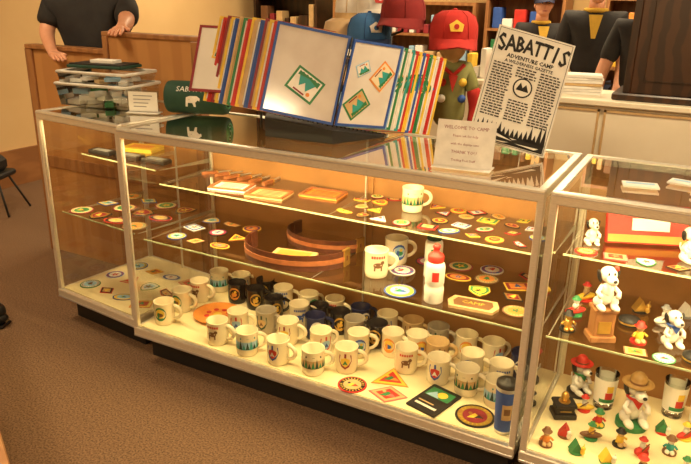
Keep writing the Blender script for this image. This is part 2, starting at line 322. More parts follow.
# ---------------------------------------------------------------- upper shelf
def knife(b,c=LEATHT):
    b.prism([(-.055,-.009),(-.04,-.012),(.02,-.008),(.022,.008),(-.04,.012),(-.055,.008)],0,.012,c);b.prism([(.02,-.007),(.085,-.005),(.10,.004),(.09,.008),(.02,.008)],.004,.007,SLV);b.box((.018,-.012,0),(.023,.012,.013),GOLD)
b=MB();knife(b);kn=b.mesh('camp_knife')
for i in range(6): place(kn,'camp_knife',(.11+.062*i,.455+.008*(i%2),US+.001),1.0+.12*i,sc=.95)
def framed(b,w,h,c1,c2):
    b.box((-w,-h,0),(w,h,.006),c1)
    for a,e in (((-w,-h,.006),(w,-h+.012,.012)),((-w,h-.012,.006),(w,h,.012)),((-w,-h+.012,.006),(-w+.012,h-.012,.012)),((w-.012,-h+.012,.006),(w,h-.012,.012))): b.box(a,e,c2)
    for k in range(4): b.box((-w*.6,h*.5-k*h*.3,.006),(w*.6,h*.5-k*h*.3+.006,.0065),BRN)
for x,y,c,r in ((.53,.30,TAN,.15),(.72,.42,ORG,.1),(.33,.31,PAPER,.2)):
    b=MB();framed(b,.085,.06,c,LEATHT);b.obj('framed_certificate',(x,y,US+.001),r)
k=0
for j,y in enumerate((.265,.355,.445,.52)):
    for x in [.89+.087*i+.03*(j%2) for i in range(9)]:
        if x>1.64 or (abs(x-1.12)<.10 and abs(y-.42)<.1): continue
        k+=1;pat(x+rnd.uniform(-.01,.01),y+rnd.uniform(-.008,.008),US,SH[(k*5)%8],.035,[5,7,8,10,1,0,6,11,3,9][(k*3)%10],rnd.uniform(-.8,.9),None,rnd.uniform(.8,1.05))
# ---------------------------------------------------------------- left case contents
LM=T(LC)@RZ(LR)
def L(x,y,z): v=LM@Vector((x,y,z));return v
for i in range(12):
    v=L(.09+.13*(i%4),.12+.15*(i//4),DZ);pat(v.x,v.y,v.z,SH[(i*3)%8],.05,[4,0,3,1,9,2][i%6],rnd.uniform(-.6,.6))
for i in range(12):
    v=L(.09+.13*(i%4),.12+.15*(i//4),.56);pat(v.x,v.y,v.z,['rnd','shield','oval','rnd','dia'][i%5],.056,[8,6,0,5,3][i%5],rnd.uniform(-.5,.6))
for i,(x,y) in enumerate(((.12,.25),(.30,.27),(.46,.29))):
    b=MB();b.bbox((-.07,-.03,0),(.07,.03,.02),BLK,.004);b.box((-.05,-.018,.02),(.05,.018,.0205),GRY);b.obj('knife_box',L(x,y,.821),LR+.1)
b=MB();b.bbox((-.09,-.06,0),(.09,.06,.02),YEL,.002);b.box((-.06,-.03,.02),(.06,.03,.0205),ORG);b.obj('guide_book',L(.2,.42,.821),.2)
# ---------------------------------------------------------------- storage bin
b=MB()
def ringwall(b,x0,y0,x1,y1,z0,z1,m,tp=.012):
    lo=[(x0+tp,y0+tp,z0),(x1-tp,y0+tp,z0),(x1-tp,y1-tp,z0),(x0+tp,y1-tp,z0)];hi=[(x0,y0,z1),(x1,y0,z1),(x1,y1,z1),(x0,y1,z1)]
    b.add(lo+hi,[(3,2,1,0)]+[(i,(i+1)%4,4+(i+1)%4,4+i) for i in range(4)],m)
    b.tube([(x0,y0,z1),(x1,y0,z1),(x1,y1,z1),(x0,y1,z1)],.008,WHT,6,closed=True)
ringwall(b,-.20,-.13,.20,.13,0,.10,PLS);ringwall(b,-.19,-.12,.19,.12,.102,.155,PLS,.006)
for i in range(24): b.box((-.035,-.02,0),(.035,.02,.022),[WHT,PAPER,WHT,GRN,WHT,LBL,PAPER,PAPER][i%8],T((-.13+.065*(i%5),-.08+.045*(i//5),.003+.022*(i%3)))@RZ(i*.7))
for i in range(10): b.box((-.035,-.02,0),(.035,.02,.014),[PAPER,WHT,TAN,LBL][i%4],T((-.13+.065*(i%5),-.05+.09*(i//5),.104+.012*(i%2)))@RZ(i*1.3))
b.obj('storage_bin',(-.485,.43,H+.001),.15)
b=MB();b.bbox((-.15,-.09,0),(.15,.09,.014),DKG,.004);b.box((-.14,-.08,.014),(.14,.08,.02),BLK);b.bbox((-.06,-.03,.02),(.07,.04,.035),PAPER,.002);b.obj('cutting_mat',(-.53,.46,H+.17),.2)
b=MB();b.box((-.075,-.002,0),(.075,.002,.10),PLS);b.box((-.068,-.005,.008),(.068,-.003,.094),PAPER);b.bbox((-.075,-.03,0),(.075,.03,.004),WHT,.001)
for k in range(4): b.box((-.045,-.0055,.075-.016*k),(.045-.01*k,-.005,.079-.016*k),GRY)
b.obj('card_holder',(-.165,.33,H+.001),.35)
b=MB();r=.072;X=RY(math.pi/2)
b.lathe([(0,-.14),(r*.7,-.14),(r*.95,-.135),(r,-.12),(r,.12),(r*.95,.135),(r*.85,.14),(r*.6,.142),(r*.55,.13),(0,.13)],DKG,32,X)
for k in range(3): b.tube([(.141,math.cos(t)*r*(.2+.2*k),math.sin(t)*r*(.2+.2*k)) for t in [i*.45 for i in range(14)]],.004,GRN,6,closed=True)
def onroll(st,size,zc,m):
    c=MB();c.text(st,size,m)
    vs=[(v.x,-math.cos((v.y+zc)/r)*(r+.0015),math.sin((v.y+zc)/r)*(r+.0015)) for v in c.v];b.add(vs,c.f,m)
onroll('SABATTIS',.036,.045,WHT);
bear=[(-.03,-.012),(-.034,-.034),(-.024,-.034),(-.02,-.016),(.0,-.016),(.004,-.034),(.014,-.034),(.014,-.014),(.026,-.004),(.034,-.008),(.036,.004),(.022,.014),(-.01,.014),(-.028,.008)]
b.add([(x,-math.cos((y+.002)/r)*(r+.0015),math.sin((y+.002)/r)*(r+.0015)) for x,y in bear],[tuple(range(len(bear)))],WHT)
b.obj('rolled_blanket',(.045,.455,H+r+.001),.33)
# ---------------------------------------------------------------- flip panel display
a=Vector((.879,.477,0));bk=Vector((-.477,.879,0));Z=Vector((0,0,1))
O=Vector((.855,.25,1.112));U=(Z+a*.20+bk*.33).normalized()
def panel(b,o,d,fc,w=.27,h=.35,art=None,pm=None,up=None,orth=1):
    u=up or U
    d=d.normalized();d=(d-u*d.dot(u)*orth).normalized();n=d.cross(u).normalized()
    M=frame(o,d,u,n);t=.0035;fw=.010
    b.box((0,0,-t),(w,fw,t),fc,M);b.box((0,h-fw,-t),(w,h,t),fc,M);b.box((0,fw,-t),(fw*.8,h-fw,t),fc,M);b.box((w-fw,fw,-t),(w,h-fw,t),fc,M)
    b.box((fw*.8,fw,-.001),(w-fw,h-fw,.001),pm or PAPER,M)
    if art:
        for (x,y,s,rot,c1,c2) in art:
            for sg in (-1,1):
                X=M@T((x,y,sg*.0018))@RZ(rot);Q=lambda e: M@T((x,y,sg*e))@RZ(rot)
                b.box((-s,-s*.8,-.0006),(s,s*.8,.0006),c1,X);b.box((-s*.86,-s*.66,-.0005),(s*.86,s*.66,.0005),c2,Q(.0026))
                b.prism([(-s*.7,-s*.5),(-.3*s,s*.25),(-.05*s,-.1*s),(s*.25,s*.35),(s*.7,-s*.5)],-.0004,.0004,TEAL,Q(.0033));b.prism([(-s*.75,-s*.6),(-s*.75,-s*.3),(0,-s*.45),(s*.75,-s*.25),(s*.75,-s*.6)],-.0004,.0004,GRN,Q(.0040));b.disc((s*.5,s*.4,-.0004),s*.13,.0008,ORG,10,Q(.0033))
                b.box((-s*.5,s*.50,-.0004),(s*.3,s*.60,.0004),MAR,Q(.0033))
                for k in range(5): b.box((-s*.7+k*s*.28,-s*.63,-.0004),(-s*.55+k*s*.28,-s*.70 if False else -s*.56,.0004),c2,Q(.0046))
e=empty('flip_panel_display')
SLEEVE=mat('page_sleeve',(.76,.72,.68),.12,0,(.66,.60,.56),7)
b=MB();panel(b,O,-a,BLU,.275,.335,[(.13,.125,.060,math.pi+.45,GRN,WHT)],SLEEVE);b.obj('open_panel_left',parent=e)
RD=a*math.cos(.6)+bk*math.sin(.6)-Z*.08
UR=(Z+a*.22+bk*.30).normalized()
b=MB();panel(b,O+a*.008,RD,BLU,.235,.325,[(.075,.085,.050,.75,GRN,TAN),(.165,.20,.048,.95,ORG,CREAM),(.07,.22,.03,.5,LBL,WHT)],SLEEVE,UR,.25);b.obj('open_panel_right',parent=e)
cl=[RED,YEL,MAR,BLU,TAN,YEL,RED,GRN,TAN,BLU,YEL,MAR,RED,YEL];cr=[LBL,GRN,WHT,TEAL,RED,YEL,BLU,RED,GRN,YEL,WHT,RED,YEL]
vl=-a*.0185+Z*.002+bk*.0085;vr=a*.0155-Z*.0042+bk*.0112
b=MB()
for i,c in enumerate(cl):
    k=i+1;panel(b,O+vl*k,-a+bk*(.02*k),c,.27,.335+.004*(i%3),[(.14,.2,.05,.2*i,GRN,TAN)],[c,PAPER,TAN][i%3])
b.obj('panel_stack_left',parent=e)
b=MB()
for i,c in enumerate(cr):
    k=i+1;panel(b,O+vr*k,RD,c,.232,.325,[(.14,.2,.05,.2*i,BLU,TAN)],[WHT,PAPER,c][i%3],UR,.25)
b.obj('panel_stack_right',parent=e)
b=MB();panel(b,O-a*.28+bk*.14+Z*.085,-a*.97+bk*.15+Z*.02,MAR,.29,.28,[(.17,.17,.045,.2,YEL,CREAM)],PAPER,(Z*.85+a*.1+bk*.5).normalized());b.obj('open_panel_end',parent=e)
b=MB()
A0=O+vl*14;A1=O+vr*13
w=bk*.04
q=[A0-w,O-w*1.2,A1-w,A1+w,O+w*1.6,A0+w];top=[Vector((v.x,v.y,z)) for v,z in zip(q,(1.125,1.102,1.056,1.056,1.105,1.13))]
lo=[Vector((v.x,v.y,H+.001)) for v in q];b.add(lo+top,[(5,4,3,2,1,0),(6,7,10,11),(7,8,9,10)]+[(i,(i+1)%6,6+(i+1)%6,6+i) for i in range(6)],BLK)
for k in range(-14,14):
    P=O+(vl*(-k) if k<0 else vr*k);u_=U if k<0 else UR
    b.tube([P-Z*.005,P+u_*.33],.003,BLK,6)
P=O-a*.28+bk*.14;b.tube([P-Z*.04,P+Z*.085,P+Z*.3+bk*.12],.005,BLK,6)
b.obj('stand_base',parent=e)
# ---------------------------------------------------------------- small sign
e1=Vector((.95,.1,0)).normalized();M=frame((1.31,.115,H+.002),e1,(Z+Vector((-.05,.3,0))).normalized())
b=MB();b.box((0,0,-.002),(.19,.15,0),WHT,M)
for k,(s_,w_) in enumerate((('WELCOME TO CAMP',.014),('Please ask for help',.010),('with the display case',.010),('THANK YOU',.013),('Trading Post Staff',.010))): b.text(s_,w_*1.1,MAR,M@T((.095,.126-.026*k,.0008)))
b.bbox((-.0,-.04,0),(.19,.04,.003),WHT,.001,frame((1.31,.12,H+.001),e1,Z.cross(e1)))
b.obj('counter_sign')
# ---------------------------------------------------------------- poster
rc=Vector((.879,.477,0));uc=Vector((-.158,.292,.943));th=math.radians(15)
ex=rc*math.cos(th)-uc*math.sin(th);ey=rc*math.sin(th)+uc*math.cos(th);w,h=.27,.40
BR=Vector((1.60,.40,H+.004));BLc=BR-ex*w;M=frame(BLc,ex,ey)
e=empty('event_poster');b=MB();b.box((0,0,-.003),(w,h,0),PAPER,M);b.obj('board',parent=e)
b=MB();z=.0008
for i,ch in enumerate('SABATTIS'):
    t=i/7-.5;b.text(ch,.084-.014*math.cos(t*3),BLK,M@T((w/2+t*.22,h-.05-.03*t*t,z))@RZ(-t*.35),thick=.0022,sx=.72)
b.text('ADVENTURE CAMP',.019,BLK,M@T((w/2,h-.094,z)),thick=.0006);b.text('A WILDERNESS GAZETTE',.015,BLK,M@T((w/2,h-.112,z)),thick=.0004)
for col in range(3):
    for k in range(20):
        x0=.016+col*.083
        if col==1 and 3<k<12: continue
        x=x0
        while x<x0+.066:
            ww=rnd.uniform(.006,.016);b.box((x,h-.128-k*.0095,z),(min(x+ww,x0+.072),h-.1235-k*.0095,z+.0002),BLK,M);x+=ww+.003
b.disc((.135,.21,z),.034,.0003,BLK,20,M);b.disc((.135,.21,z+.0003),.029,.0003,PAPER,20,M);b.prism([(.113,.20),(.125,.228),(.135,.21),(.145,.224),(.158,.199)],z+.0006,z+.0009,BLK,M)
b.prism([(.01,.01),(.26,.01),(.26,.035),(.21,.05),(.15,.03),(.09,.055),(.01,.03)],z,z+.0003,BLK,M)
for i in range(16):
    x0=.02+i*.0155;hh=.03+.05*rnd.random()*abs(i-7.5)/7;b.prism([(x0-.009,.035),(x0,.035+hh),(x0+.009,.035)],z,z+.0003,BLK,M)
b.prism([(.04,.018),(.06,.013),(.12,.013),(.14,.019),(.09,.016)],z+.0005,z+.0008,PAPER,M);b.prism([(.16,.02),(.23,.016),(.245,.024)],z+.0005,z+.0008,PAPER,M);b.prism([(.03,.032),(.09,.040),(.15,.026),(.09,.030)],z+.0005,z+.0008,PAPER,M)
for (x0,y0,x1,y1) in ((.006,.006,w-.006,.0075),(.006,h-.0075,w-.006,h-.006),(.006,.006,.0075,h-.006),(w-.0075,.006,w-.006,h-.006)): b.box((x0,y0,z),(x1,y1,z+.0003),BLK,M)
b.obj('print',parent=e)
b=MB();mid=M@Vector((w*.5,h*.6,-.006));f1=Vector((mid.x-.02,mid.y+.14,H+.003));b.tube([mid,f1],.003,SLV,6)
for fx in (.1,.9):
    p0=M@Vector((w*fx,.0,-.006));g=Vector((p0.x,p0.y,H+.003));b.tube([M@Vector((w*.5,h*.6,-.006)),p0,g],.003,SLV,6)
b.obj('easel',parent=e)
# ---------------------------------------------------------------- skin helper
def skin_obj(name,verts,edges,rad,m,parent,sub=2):
    me=bpy.data.meshes.new(name);me.from_pydata(verts,edges,[]);o=bpy.data.objects.new(name,me);S.collection.objects.link(o)
    sk=o.modifiers.new('s','SKIN');sk.use_smooth_shade=True
    for i,r in enumerate(rad):
        r=r if isinstance(r,tuple) else (r,r);me.skin_vertices[0].data[i].radius=r
    me.skin_vertices[0].data[0].use_root=True
    ss=o.modifiers.new('u','SUBSURF');ss.levels=sub;ss.render_levels=sub
    bpy.context.view_layer.update();n=bpy.data.meshes.new_from_object(o.evaluated_get(bpy.context.evaluated_depsgraph_get()))
    n.materials.clear();n.materials.append(m)
    for p in n.polygons: p.use_smooth=True
    bpy.data.objects.remove(o);o=bpy.data.objects.new(name,n);S.collection.objects.link(o)
    if parent: o.parent=parent
    return o
# ---------------------------------------------------------------- hat rack + mannequin
def cap(b,m,br,logo=None,hr=.095):
    b.lathe([(hr,0),(hr*1.0,.02),(hr*.97,.055),(hr*.84,.088),(hr*.5,.108),(0,.113)],m,24);b.ell((0,0,.114),(.009,.009,.005),br)
    vs=[];fs=[];n=12
    for i in range(n+1):
        t=math.pi+math.pi*i/n
        for k in (0,1):
            rr=hr*.98+(.085*abs(math.sin(t))**.7 if k else 0);vs.append((hr*math.cos(t),rr*math.sin(t),(-.016 if k else .008)-.018*abs(math.cos(t))*k))
    for i in range(n): fs.append((2*i,2*i+1,2*i+3,2*i+2))
    b.add(vs,fs,br,True);b.add([(v[0],v[1],v[2]-.004) for v in vs],fs,br,True)
    for k in range(6): b.tube([(hr*1.005*c_*math.cos(k*1.047),hr*1.005*c_*math.sin(k*1.047),zz) for c_,zz in ((1,.01),(.97,.056),(.84,.089),(.5,.109))],.0015,br,5)
    if logo:
        X=T((0,-hr*.95,.052))@RX(math.radians(74));b.prism([(-.022,-.018),(.022,-.018),(.028,.008),(0,.026),(-.028,.008)],0,.003,logo,X);b.disc((0,0,.003),.010,.002,m,14,X)
def hat(b,m,band,R=.17):
    b.lathe([(R,.012),(R*.8,.0),(.095,.004),(.092,.05),(.08,.10),(.05,.115),(0,.10)],m,30);b.lathe([(.0965,.006),(.094,.035)],band,30)
e=empty('hat_rack')
b=MB();b.lathe([(0,0),(.12,0),(.12,.012),(.03,.03),(.018,.05)],BLK,28,T((.66,1.14,0)));b.tube([(.66,1.14,.03),(.66,1.14,1.45)],.014,BLK,10)
HP=[(.62,1.0,1.375),(.45,1.06,1.34),(.78,1.02,1.47),(.55,1.22,1.50),(.42,1.24,1.48)]
for x,y,z in HP: b.tube([(.66,1.14,z-.08),(x,y,z-.05),(x,y,z+.06)],.006,BLK,8);b.ell((x,y,z+.07),(.05,.05,.03),BLK)
b.obj('stand',parent=e)
FA=math.radians(25)
HT=[(cap,(cm('denim',(.05,.17,.42),.9),cm('denim_dark',(.03,.08,.25),.9),WHT)),(hat,(cm('straw',(.62,.42,.22)),BRN)),(cap,(CMAR,CMAR,None)),(cap,(WHT,WHT,RED)),(cap,(WHT,TAN,None))]
for (x,y,z),(fn,ar) in zip(HP,HT):
    b=MB();
    if fn is hat: hat(b,*ar,R=.14)
    else: cap(b,*ar)
    b.obj('cap' if fn is cap else 'brimmed_hat',(x,y,z),FA+rnd.uniform(-.5,.5),parent=e,sc=1.08)
OLV=cm('olive',(.28,.29,.10),.85)
e=empty('mannequin_in_scout_vest')
mx,my=1.04,.98;mp=lambda u,w,z: tuple(Vector((mx,my,z))+a*u-bk*w)
skin_obj('torso',[mp(0,0,1.0),mp(0,0,1.12),mp(0,0,1.24),mp(0,0,1.31),mp(-.07,0,1.27),mp(.07,0,1.27),mp(-.105,.01,1.17),mp(.105,.01,1.17)],[(0,1),(1,2),(2,3),(2,4),(2,5),(4,6),(5,7)],[(.085,.06),(.08,.055),(.085,.055),.035,.04,.04,.034,.034],OLV,e)
skin_obj('red_sleeve_left',[mp(-.10,.01,1.20),mp(-.12,.02,1.10),mp(-.10,.05,1.02)],[(0,1),(1,2)],[.036,.032,.028],CRED,e);skin_obj('red_sleeve_right',[mp(.10,.01,1.20),mp(.12,.02,1.10),mp(.10,.05,1.02)],[(0,1),(1,2)],[.036,.032,.028],CRED,e)
b=MB();b.tube([mp(0,0,.03),mp(0,0,1.0)],.014,BLK,8);b.lathe([(0,0),(.13,0),(.13,.01),(.02,.03)],BLK,24,T((mx,my,0)));b.ell(mp(0,0,1.375),(.062,.062,.075),TAN);b.tube([mp(0,0,1.29),mp(0,0,1.35)],.03,TAN,10)
for k,c_ in enumerate((RED,YEL,WHT,BLU)): b.ell(mp((-.045,.045,-.045,.045)[k],.062,(1.22,1.22,1.15,1.15)[k]),(.018,.018,.018),c_)
b.tube([mp(-.05,.03,1.29),mp(0,.065,1.25),mp(.05,.03,1.29)],.010,RED,8);b.prism([(-.02,0),(.02,0),(0,-.07)],-.004,.004,RED,frame(mp(0,.07,1.25),a,Z));b.obj('form',parent=e)
b=MB();cap(b,CRED,CRED,YEL);b.obj('cap',(mx,my,1.395),.45,parent=e,sc=1.1)
# ---------------------------------------------------------------- wooden divider
b=MB()
b.bbox((-1.46,.76,0),(-.84,.80,1.245),WOODL,.004);b.bbox((-1.48,.74,1.245),(-.83,.82,1.27),WOODM,.004);b.bbox((-1.49,.745,0),(-1.43,.815,1.245),WOODM,.004)
b.bbox((-.83,.745,0),(-.20,.79,1.34),WOODL,.004);b.bbox((-.84,.735,1.34),(-.18,.80,1.365),WOODM,.004);b.bbox((-.84,.735,0),(-.80,.80,1.34),WOODM,.004);b.bbox((-.23,.735,0),(-.18,.80,1.34),WOODM,.004)
b.bbox((-1.43,.75,.55),(-.85,.762,.62),WOODM,.003);b.bbox((-.79,.735,.55),(-.24,.747,.62),WOODM,.003)
b.obj('wooden_room_divider')
# ---------------------------------------------------------------- people
def arm(name,parent,elb,wr,m,fwd,start,up=Z,curl=.5):
    elb,wr,start,fwd=Vector(elb),Vector(wr),Vector(start),Vector(fwd).normalized()
    side=fwd.cross(up).normalized();palm=wr+fwd*.05
    V=[start,elb,wr,palm];E=[(0,1),(1,2),(2,3)];R_=[.052,.046,(.029,.024),(.034,.016)]
    for i,(s_,l_) in enumerate(((-.030,.06),(-.010,.075),(.010,.07),(.028,.055))):
        k=len(V);p0=palm+fwd*.035+side*s_*1.0;p1=p0+fwd*l_*.5;p2=p1+(fwd*(1-curl*.4)-up*curl*.6).normalized()*l_*.5
        V+=[p0,p1,p2];R_+=[.011,.0095,.008];E+=[(3,k),(k,k+1),(k+1,k+2)]
    k=len(V);V+=[wr+fwd*.03+side*-.035,wr+fwd*.065+side*-.058];R_+=[.013,.010];E+=[(2,k),(k,k+1)]
    return skin_obj(name,[tuple(v) for v in V],E,R_,m,parent)
def head(parent,c,face,hair,hatm=None,s=1):
    b=MB();ang=math.atan2(face[1],face[0])+math.pi/2;X=T(c)@RZ(ang)@Matrix.Scale(s,4)
    b.ell((0,0,0),(.075,.092,.112),SKIN,X,20,14);b.ell((0,-.035,-.065),(.052,.05,.045),SKIN,X);b.ell((0,-.098,-.012),(.013,.02,.022),SKIN,X);b.tube([(0,-.085,.02),(0,-.103,-.012)],.009,SKIN,8,X)
    for sx in (-1,1):
        b.ell((sx*.03,-.083,.012),(.011,.005,.005),WHT,X);b.ell((sx*.03,-.0865,.012),(.006,.004,.005),BLK,X);b.tube([(sx*.015,-.09,.03),(sx*.045,-.082,.031)],.004,hair,6,X);b.ell((sx*.076,.005,-.005),(.012,.02,.03),SKIN,X)
    b.ell((0,-.083,-.055),(.024,.010,.006),cm('lips',(.5,.15,.12)),X)
    b.ell((0,.018,.03),(.082,.088,.095),hair,X,20,14)
    b.tube([(0,.01,-.06),(0,.015,-.17)],[.055,.06],SKIN,14,X)
    if hatm:
        c2=MB();cap(c2,hatm,hatm,None,.092);b.add([tuple(v) for v in c2.v],c2.f,hatm,True,X@T((0,0,.045)))
    b.obj('head',parent=parent)
def person(name,base,yaw,hgt,shirt,pants,hair,arms,hatm=None,scarf=None,wd=1):
    e=empty(name);k=hgt/1.8;f=Vector((math.cos(yaw),math.sin(yaw),0));s=Vector((-f.y,f.x,0));B=Vector(base)
    P=lambda u,w,z:tuple(B+s*u*k+f*w*k+Z*z*k)
    V=[P(0,0,.98),P(0,.0,1.12),P(0,.01,1.28),P(0,0,1.42),P(0,0,1.49),P(-.18*wd,0,1.44),P(.18*wd,0,1.44)];E=[(0,1),(1,2),(2,3),(3,4),(3,5),(3,6)];R_=[(.16*k*wd,.12*k),(.16*k*wd,.115*k),(.18*k*wd,.125*k),(.16*k*wd,.11*k),.065*k,.082*k,.082*k]
    for i,(el,wr,hd) in enumerate(arms):
        sh=Vector(V[5+i]);el=Vector(el);m=sh.lerp(el,.78);n=len(V);V.append(tuple(sh.lerp(el,.4)));V.append(tuple(m));E+=[(5+i,n),(n,n+1)];R_+=[.075*k,.070*k]
        arm('arm_%d'%(i+1),e,el,wr,SKIN,hd,sh.lerp(el,.5))
    skin_obj('shirt',V,E,R_,shirt,e)
    V=[P(0,0,.96),P(-.10,0,.88),P(.10,0,.88),P(-.11,.01,.5),P(.11,.01,.5),P(-.11,0,.09),P(.11,0,.09)];skin_obj('trousers',V,[(0,1),(0,2),(1,3),(2,4),(3,5),(4,6)],[(.155*k,.12*k),.10*k,.10*k,.065*k,.065*k,.05*k,.05*k],pants,e)
    b=MB()
    for sx in (-1,1): b.ell(P(sx*.11,.05,.045),(.05*k,.125*k,.045*k),BLK,rot=(0,0,yaw-math.pi/2))
    b.obj('shoes',parent=e)
    head(e,P(0,.03,1.66),f,hair,hatm,k)
    if scarf:
        b=MB();c=Vector(P(0,0,1.50));b.tube([c+s*.075*k*math.cos(t)+f*.085*k*math.sin(t) for t in [i*.5 for i in range(13)]],.018*k,scarf,8,closed=True)
        q=[P(-.05,.125,1.47),P(.05,.125,1.47),P(.015,.16,1.30),P(-.015,.16,1.30)];q2=[tuple(Vector(v)+f*.012) for v in q];b.add(q+q2,[(0,1,2,3),(7,6,5,4),(0,4,5,1),(1,5,6,2),(2,6,7,3),(3,7,4,0)],scarf);b.obj('neckerchief',parent=e)
    return e
SHK=mat('black_shirt',(.014,.012,.013),.85,0,(.022,.02,.02),12);JEAN=mat('jeans',(.03,.04,.08),.8)
yaw=-math.radians(61)
person('man',(-1.20,1.0,0),yaw,1.84,SHK,JEAN,HAIR,[((-1.40,.84,1.33),(-1.18,.69,1.235),(.8,-.35,-.1)),((-.88,.96,1.40),(-.75,.80,1.385),(.5,-.9,-.15))],wd=1.18)
person('scout_leader',(.66,4.25,0),-math.radians(65),1.66,SHK,NAVY,HAIR,[((.46,4.15,1.05),(.52,3.97,1.10),(.6,-.6,.1)),((.88,4.20,1.02),(.80,4.0,1.08),(-.5,-.7,.1))],NAVY,MUST)
person('man',(1.18,3.75,0),-math.radians(80),1.80,SHK,NAVY,HAIR,[((.94,3.72,1.12),(.95,3.56,.95),(.1,-.6,-.8)),((1.42,3.75,1.12),(1.42,3.62,.95),(0,-.5,-.8))],None,MUST)
person('man',(1.62,3.2,0),-math.radians(100),1.75,SHK,JEAN,HAIR,[((1.36,3.15,1.08),(1.37,3.02,.9),(.0,-.6,-.8)),((1.88,3.15,1.08),(1.87,3.02,.9),(0,-.5,-.8))])
# ---------------------------------------------------------------- background furniture
LAMI=mat('cream_laminate',(.86,.78,.60),.45,0,(.82,.74,.56),5)
def cabinet(x0,x1,y0,y1,h,n):
    b=MB();b.box((x0,y0+.02,.08),(x1,y1,h-.03),LAMI);b.bbox((x0-.02,y0-.02,h-.03),(x1+.02,y1,h),LAMI,.004);b.box((x0+.03,y0+.06,0),(x1-.03,y1,.08),BLK)
    w=(x1-x0)/n
    for i in range(n):
        xa=x0+i*w+.012;xb=x0+(i+1)*w-.012
        b.bbox((xa,y0,.11),(xb,y0+.02,h-.05),LAMI,.004)
        for q in ((xa,.11,xa+.012,h-.05),(xb-.012,.11,xb,h-.05),(xa,.11,xb,.122),(xa,h-.062,xb,h-.05)): b.box((q[0],y0-.006,q[1]),(q[2],y0,q[3]),TAN)
        b.tube([(xb-.06,y0-.0,h*.5),(xb-.06,y0-.03,h*.52),(xb-.06,y0-.03,h*.6),(xb-.06,y0-.0,h*.62)],.005,GOLD,6)
    b.obj('storage_cabinet')
cabinet(1.0,3.2,2.05,2.55,1.05,4)
b=MB();b.bbox((1.58,2.10,1.051),(2.6,2.5,1.09),WOODD,.008);b.bbox((1.63,2.13,1.09),(1.67,2.47,1.95),WOODD,.004);b.bbox((2.5,2.13,1.09),(2.54,2.47,1.95),WOODD,.004);b.box((1.67,2.42,1.09),(2.5,2.46,1.95),WOODD);b.bbox((1.60,2.10,1.95),(2.57,2.5,2.0),WOODD,.008)
b.bbox((1.67,2.13,1.09),(2.08,2.15,1.95),WOODD,.004);b.bbox((2.09,2.13,1.09),(2.5,2.15,1.95),WOODD,.004);b.bbox((1.73,2.12,1.16),(2.02,2.13,1.88),WOODD,.004);b.bbox((2.15,2.12,1.16),(2.44,2.13,1.88),WOODD,.004);b.ell((2.05,2.115,1.5),.012,GOLD);b.ell((2.12,2.115,1.5),.012,GOLD)
b.obj('wooden_wall_cabinet')
b=MB()
for k in range(7): b.box((-.11,-.08,.016*k),(.11,.08,.016*k+.014),[PAPER,WHT,PAPER,TAN][k%4],RZ(.06*(k%3)))
b.obj('stack_of_paper',(1.38,2.30,1.051),.2)
b=MB();b.bbox((-.08,-.05,0),(.08,.05,.07),ORG,.006);b.bbox((-.085,-.055,.055),(.085,.055,.075),CREAM,.004);b.obj('cardboard_box',(1.12,2.35,1.051),.1)
def shelfunit(name,x0,x1,y0,y1,z1,m,n,fill):
    b=MB();b.box((x0,y0,0),(x0+.03,y1,z1),m);b.box((x1-.03,y0,0),(x1,y1,z1),m);b.box((x0+.03,y1-.02,0),(x1-.03,y1,z1),m);b.box((x0,y0,z1),(x1,y1,z1+.03),m)
    for i in range(n):
        z=.1+i*(z1-.1)/n;b.box((x0+.03,y0,z-.025),(x1-.03,y1-.02,z),m);x=x0+.06
        while x<x1-.14:
            ww=rnd.uniform(.03,.12);hh=rnd.uniform(.3,.75)*(z1-.1)/n;b.bbox((x,y0+.05,z),(x+ww,y0+.2,z+hh),rnd.choice(fill),.006);x+=ww+rnd.uniform(.005,.04)
    b.obj(name)
shelfunit('bookshelf',.0,.75,4.75,5.1,2.2,WOODM,7,[TAN,PAPER,RED,BLU,BRN,YEL,GRN])
shelfunit('bookshelf',-2.75,-1.9,4.75,5.1,2.3,WOODD,6,[WOODD,BRN,MAR,TAN])
shelfunit('bookshelf',-1.7,-.1,4.75,5.1,1.5,WOODM,5,[TAN,PAPER,ORG,BRN,LBL,MAR,WHT])
shelfunit('bookshelf',1.1,2.6,4.75,5.1,2.2,WOODM,7,[TAN,BRN,ORG,YEL,PAPER])
cabinet(.1,.9,3.0,3.4,1.0,2)
b=MB()
for i in range(14):
    hh=rnd.uniform(.06,.22);b.bbox((-.37+.053*i,-.08,0),(-.33+.053*i,.06,hh),[PAPER,RED,TAN,BLU,GRN,YEL,WHT][i%7],.005)
b.obj('row_of_books',(.5,3.2,1.001))
b=MB()
for q in ((-.16,-.12),(.16,-.12),(.16,.14),(-.16,.14)): b.tube([(q[0]*.5,q[1]*.5,.28),(q[0]*1.1,q[1]*1.1,.006)],.008,BLK,6)
b.bbox((-.13,-.12,.27),(.13,.12,.31),BLK,.012);b.bbox((-.11,-.1,.31),(.10,.09,.42),BLK,.03);b.tube([(-.06,0,.42),(-.04,0,.48),(.04,0,.48),(.06,0,.42)],.008,BLK,6);b.obj('camera_bag_on_stool',(-2.47,1.06,0),.4)
b=MB();b.ell((0,0,.045),(.05,.14,.045),BLK);b.ell((0,.06,.08),(.045,.07,.05),BLK);b.bbox((-.045,-.13,0),(.045,.13,.018),BLKG,.01);b.obj('shoe',(-.90,-.13,0),-1.2)
b=MB();b.bbox((-.9,-.35,.41),(.35,0,.45),WOODL,.006)
for x in (-.85,.3):
    for y in (-.32,-.04): b.bbox((x,y-.02,0),(x+.05,y+.03,.41),WOODM,.004)
b.obj('wooden_bench',(.485,-.966,0),-.48)
